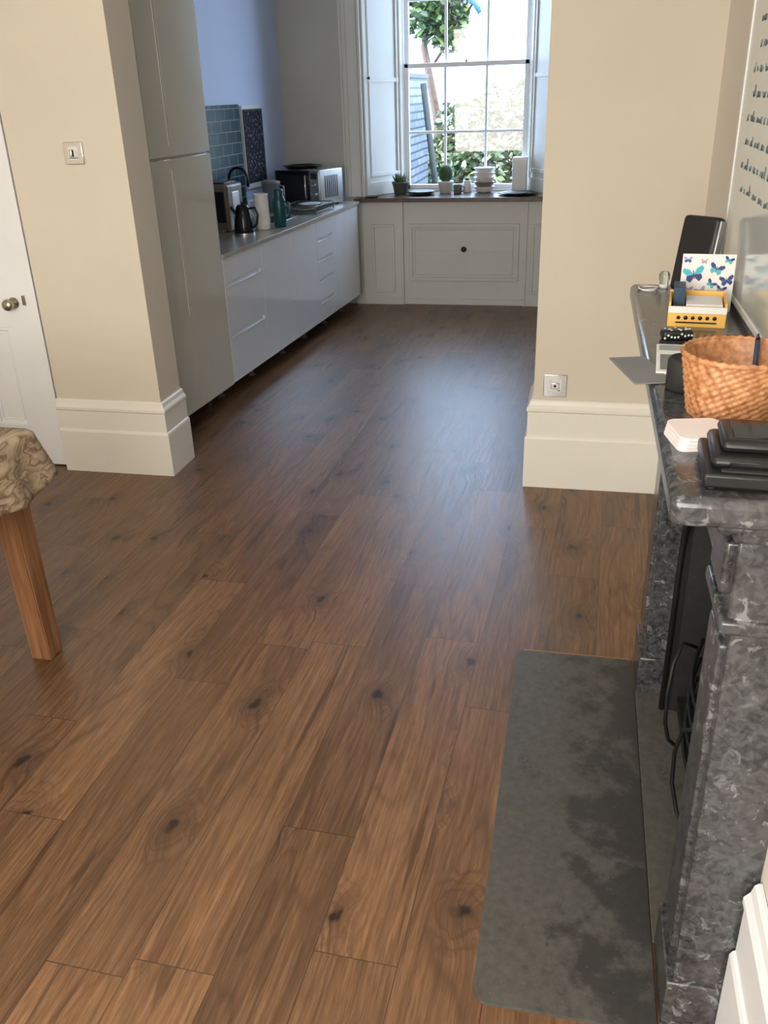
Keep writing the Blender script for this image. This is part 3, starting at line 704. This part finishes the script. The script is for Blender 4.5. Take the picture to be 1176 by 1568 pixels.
b=MB(KP(1.56,.16,WZ)); b.lathe([(0,0),(.046,0),(.05,.004),(.052,.05),(.047,.15),(.045,.21),(.048,.218),(.044,.218),(.041,.21),(.045,.05),(0,.01)],(0,0,0),white,32)
b.tube([(-.046,0,.18),(-.085,0,.175),(-.09,0,.11),(-.05,0,.06)],.007,white); b.done('white_pitcher')
b=MB(KP(1.68,.085,WZ)); b.lathe([(0,0),(.038,0),(.042,.004),(.042,.16),(.036,.18),(.030,.195),(.030,.225),(.026,.235),(0,.237)],(0,0,0),teal,32); b.tube([(.040,0,.16),(.066,0,.15),(.066,0,.06),(.042,0,.05)],.006,teal); b.done('teal_flask')
b=MB(KP(1.99,.575,WZ)); b.cyl((0,0,0),.026,.03,blackg,24); b.tube([(0,0,.02)]+[(0,0,.05+.05*i) for i in range(5)]+[(.07-.07*math.cos(a),-.0,.27+.075*math.sin(a)) for a in [math.pi*k/10 for k in range(11)]]+[(.14,0,.22)],.010,blackg,12); b.tube([(0,0,.06),(-.045,-.02,.09)],.006,blackg); b.done('kitchen_tap')
b=MB(KP(1.98,.30,WZ)); b.box(-.20,.14,-.22,.22,.0,.004,steel,.002); b.box(-.16,.10,-.17,.17,.004,.0055,blackg,.001); b.done('sink')
b=MB(KP(2.45,.46,WZ)); b.lathe([(0,.0),(.055,.0),(.06,.006),(.06,.11),(.068,.20),(.070,.205),(.065,.205),(.055,.11),(.055,.012),(0,.012)],(0,0,0),jugm,32); b.lathe([(.071,.200),(.071,.212),(.02,.222),(0,.222)],(0,0,0),greycard,32); b.tube([(.062,0,.185),(.10,0,.18),(.10,0,.06),(.06,0,.045)],.008,jugm); b.done('water_filter_jug')
b=MB(KP(2.49,.20,WZ))
rk=mat('rack_grey_green',(.10,.14,.12),.4)
for z in(.012,.05): b.tube([(-.14,-.20,z),(.14,-.20,z),(.14,.20,z),(-.14,.20,z)],.004,rk,6,True)
for i in range(15):
    y=-.19+.38*i/14; b.tube([(-.14,y,.05),(-.13,y,.014),(.13,y,.014),(.14,y,.05)],.0022,rk,5)
for x in(-.14,.14):
    for y in(-.2,.2): b.tube([(x,y,0),(x,y,.052)],.005,rk,6)
for k in range(3): b.lathe([(0,0),(.05,.002),(.085,.010),(.087,.012),(.05,.006),(0,.004)],(.02,-.1+.05*k,.020+.012*k),white,28)
b.done('dish_drying_rack')
b=MB(KP(2.94,.34,WZ,-18))
b.box(-.22,.22,-.14,.15,.012,.265,steel,.006)
b.box(-.215,.12,-.152,-.138,.02,.258,blackg,.004); b.box(.125,.215,-.152,-.138,.02,.258,steel,.004)
b.box(-.19,.075,-.1535,-.151,.05,.23,black,.002)
b.tube([(.105,-.152,.05),(.105,-.182,.06),(.105,-.182,.22),(.105,-.152,.23)],.007,chrome)
b.cyl((.17,-.152,.09),.022,.016,chrome,24,(0,-1,0)); b.cyl((.17,-.152,.16),.018,.014,chrome,24,(0,-1,0)); b.box(.14,.20,-.1535,-.152,.20,.24,blackg)
for i in range(7): b.box(.2195,.2215,-.08+.025*i,-.07+.025*i,.06,.22,black)
for x in(-.18,.18):
    for y in(-.11,.12): b.cyl((x,y,0),.014,.013,rubber,12)
b.done('microwave_oven')
b=MB(KP(2.95,.36,WZ+.2655,-18)); b.lathe([(0,0),(.11,0),(.15,.018),(.155,.020),(.11,.005),(0,.005)],(-.04,0,0),black,40); b.lathe([(0,.005),(.09,.005),(.12,.024),(.124,.024),(.09,.01),(0,.01)],(-.04,0,0),black,40); b.done('black_plate_stack')
# ---------------------------------------------------------------- window counter objects
CZt=.8745
def pot(name,x,y,r,h,m,kind):
    b=MB(RZ(x,y,CZt)); b.lathe([(0,0),(r*.75,0),(r,h*.85),(r*1.06,h*.86),(r*1.06,h),(r*.95,h),(r*.92,h*.88),(0,h*.86)],(0,0,0),m,32)
    if kind=='ball':
        v=[];f=[];S=64;Q=18
        for j in range(Q+1):
            t=math.pi*j/Q
            for i in range(S):
                a=2*math.pi*i/S; rr=r*.85*math.sin(t)*(1+.10*math.cos(a*12)); v.append((rr*math.cos(a),rr*math.sin(a),h*.86+r*1.1*(1-math.cos(t))))
        for j in range(Q):
            for i in range(S): k=(i+1)%S; f.append((j*S+i,j*S+k,(j+1)*S+k,(j+1)*S+i))
        b.add(v,f,cact,True)
    else:
        for k in range(22):
            a=random.uniform(0,6.28); t=random.uniform(.2,.9); L=random.uniform(.05,.085)
            d=Vector((math.cos(a)*t,math.sin(a)*t,1)).normalized()
            p=Vector((math.cos(a)*r*.3,math.sin(a)*r*.3,h*.85)); b.tube([p,p+d*L*.5,p+d*L+Vector((0,0,.004))],[.010,.011,.002],cact,6)
    b.done(name)
pot('potted_succulent',-1.505,7.62,.068,.10,terr,'s')
pot('potted_cactus',-1.14,7.70,.062,.095,white,'ball')
b=MB(RZ(-1.325,7.58,CZt))
for k in range(3): b.lathe([(0,.0),(.07,.0),(.115,.012),(.118,.014),(.075,.004),(0,.004)],(0,0,k*.008),terr if k%2 else black,36)
b.done('stacked_plates')
b=MB(RZ(-1.03,7.64,CZt)); b.lathe([(0,0),(.028,0),(.032,.004),(.036,.07),(.033,.07),(.029,.008),(0,.008)],(0,0,0),terr,24); b.tube([(.034,0,.055),(.055,0,.05),(.052,0,.02),(.032,0,.015)],.004,terr); b.done('stoneware_mug')
b=MB(RZ(-.965,7.74,CZt)); b.lathe([(0,0),(.03,0),(.034,.004),(.034,.09),(.03,.095),(0,.095)],(0,0,0),white,24); b.lathe([(0,.095),(.02,.095),(.02,.11),(0,.11)],(0,0,0),black,20); b.done('small_storage_jar')
b=MB(RZ(-.82,7.72,CZt))
for k in range(5):
    b.lathe([(0,.0),(.05,.0),(.065,.012),(.086,.045),(.088,.048),(.082,.046),(.06,.014),(0,.006)],(0,0,k*.036),(white,beige,white,pinkp,white)[k],36)
b.done('stacked_bowls')
b=MB(RZ(-.53,7.52,CZt)); b.lathe([(0,0),(.10,0),(.155,.014),(.158,.017),(.10,.006),(0,.005)],(0,0,0),black,44); b.lathe([(0,.006),(.07,.006),(.11,.018),(.112,.020),(.07,.012),(0,.011)],(-.01,0,0),terr,44); b.done('dark_serving_plate')
b=MB(RZ(-.525,7.765,CZt,0)); b.box(-.07,.05,-.045,.045,0,.26,plasw,.01,3); b.box(-.072,.052,-.047,.047,.235,.265,white,.008,3); b.done('storage_canister')
b=MB(RZ(-1.70,7.40-.0,CZt)); b.lathe([(0,0),(.04,0),(.055,.008),(.057,.010),(.04,.004),(0,.004)],(0,0,0),black,40); b.done('side_plate')

# ---------------------------------------------------------------- lights
w=bpy.data.worlds.new('sky'); sc.world=w; w.use_nodes=True; bg=w.node_tree.nodes['Background']
bg.inputs[0].default_value=(.52,.71,1,1); bg.inputs[1].default_value=10.5
def area(name,loc,rot,sx,sy,e,col,portal=False):
    l=bpy.data.lights.new(name,'AREA'); l.shape='RECTANGLE'; l.size=sx; l.size_y=sy; l.energy=e; l.color=col
    o=bpy.data.objects.new(name,l); bpy.context.collection.objects.link(o); o.location=loc; o.rotation_euler=rot
    if portal: l.cycles.is_portal=True
    return o
area('window_portal',(-1.0,8.02,1.85),(math.radians(-90),0,0),1.05,1.9,1,(1,1,1),True)
area('rear_window_daylight',(-1.2,-1.5,1.6),(math.radians(80),0,0),2.4,2.0,110,(1,.965,.90))
area('overhead_fill_light',(-1.0,.4,2.9),(0,0,0),1.2,1.2,14,(1,.95,.87))  # unseen soft area light under the ceiling; no fitting modelled
s=bpy.data.lights.new('sun','SUN'); s.energy=4; s.angle=.01; s.color=(1,.95,.85); so=bpy.data.objects.new('sun',s); bpy.context.collection.objects.link(so)
so.rotation_euler=(math.radians(48),0,math.radians(18)); so.location=(0,5,8)
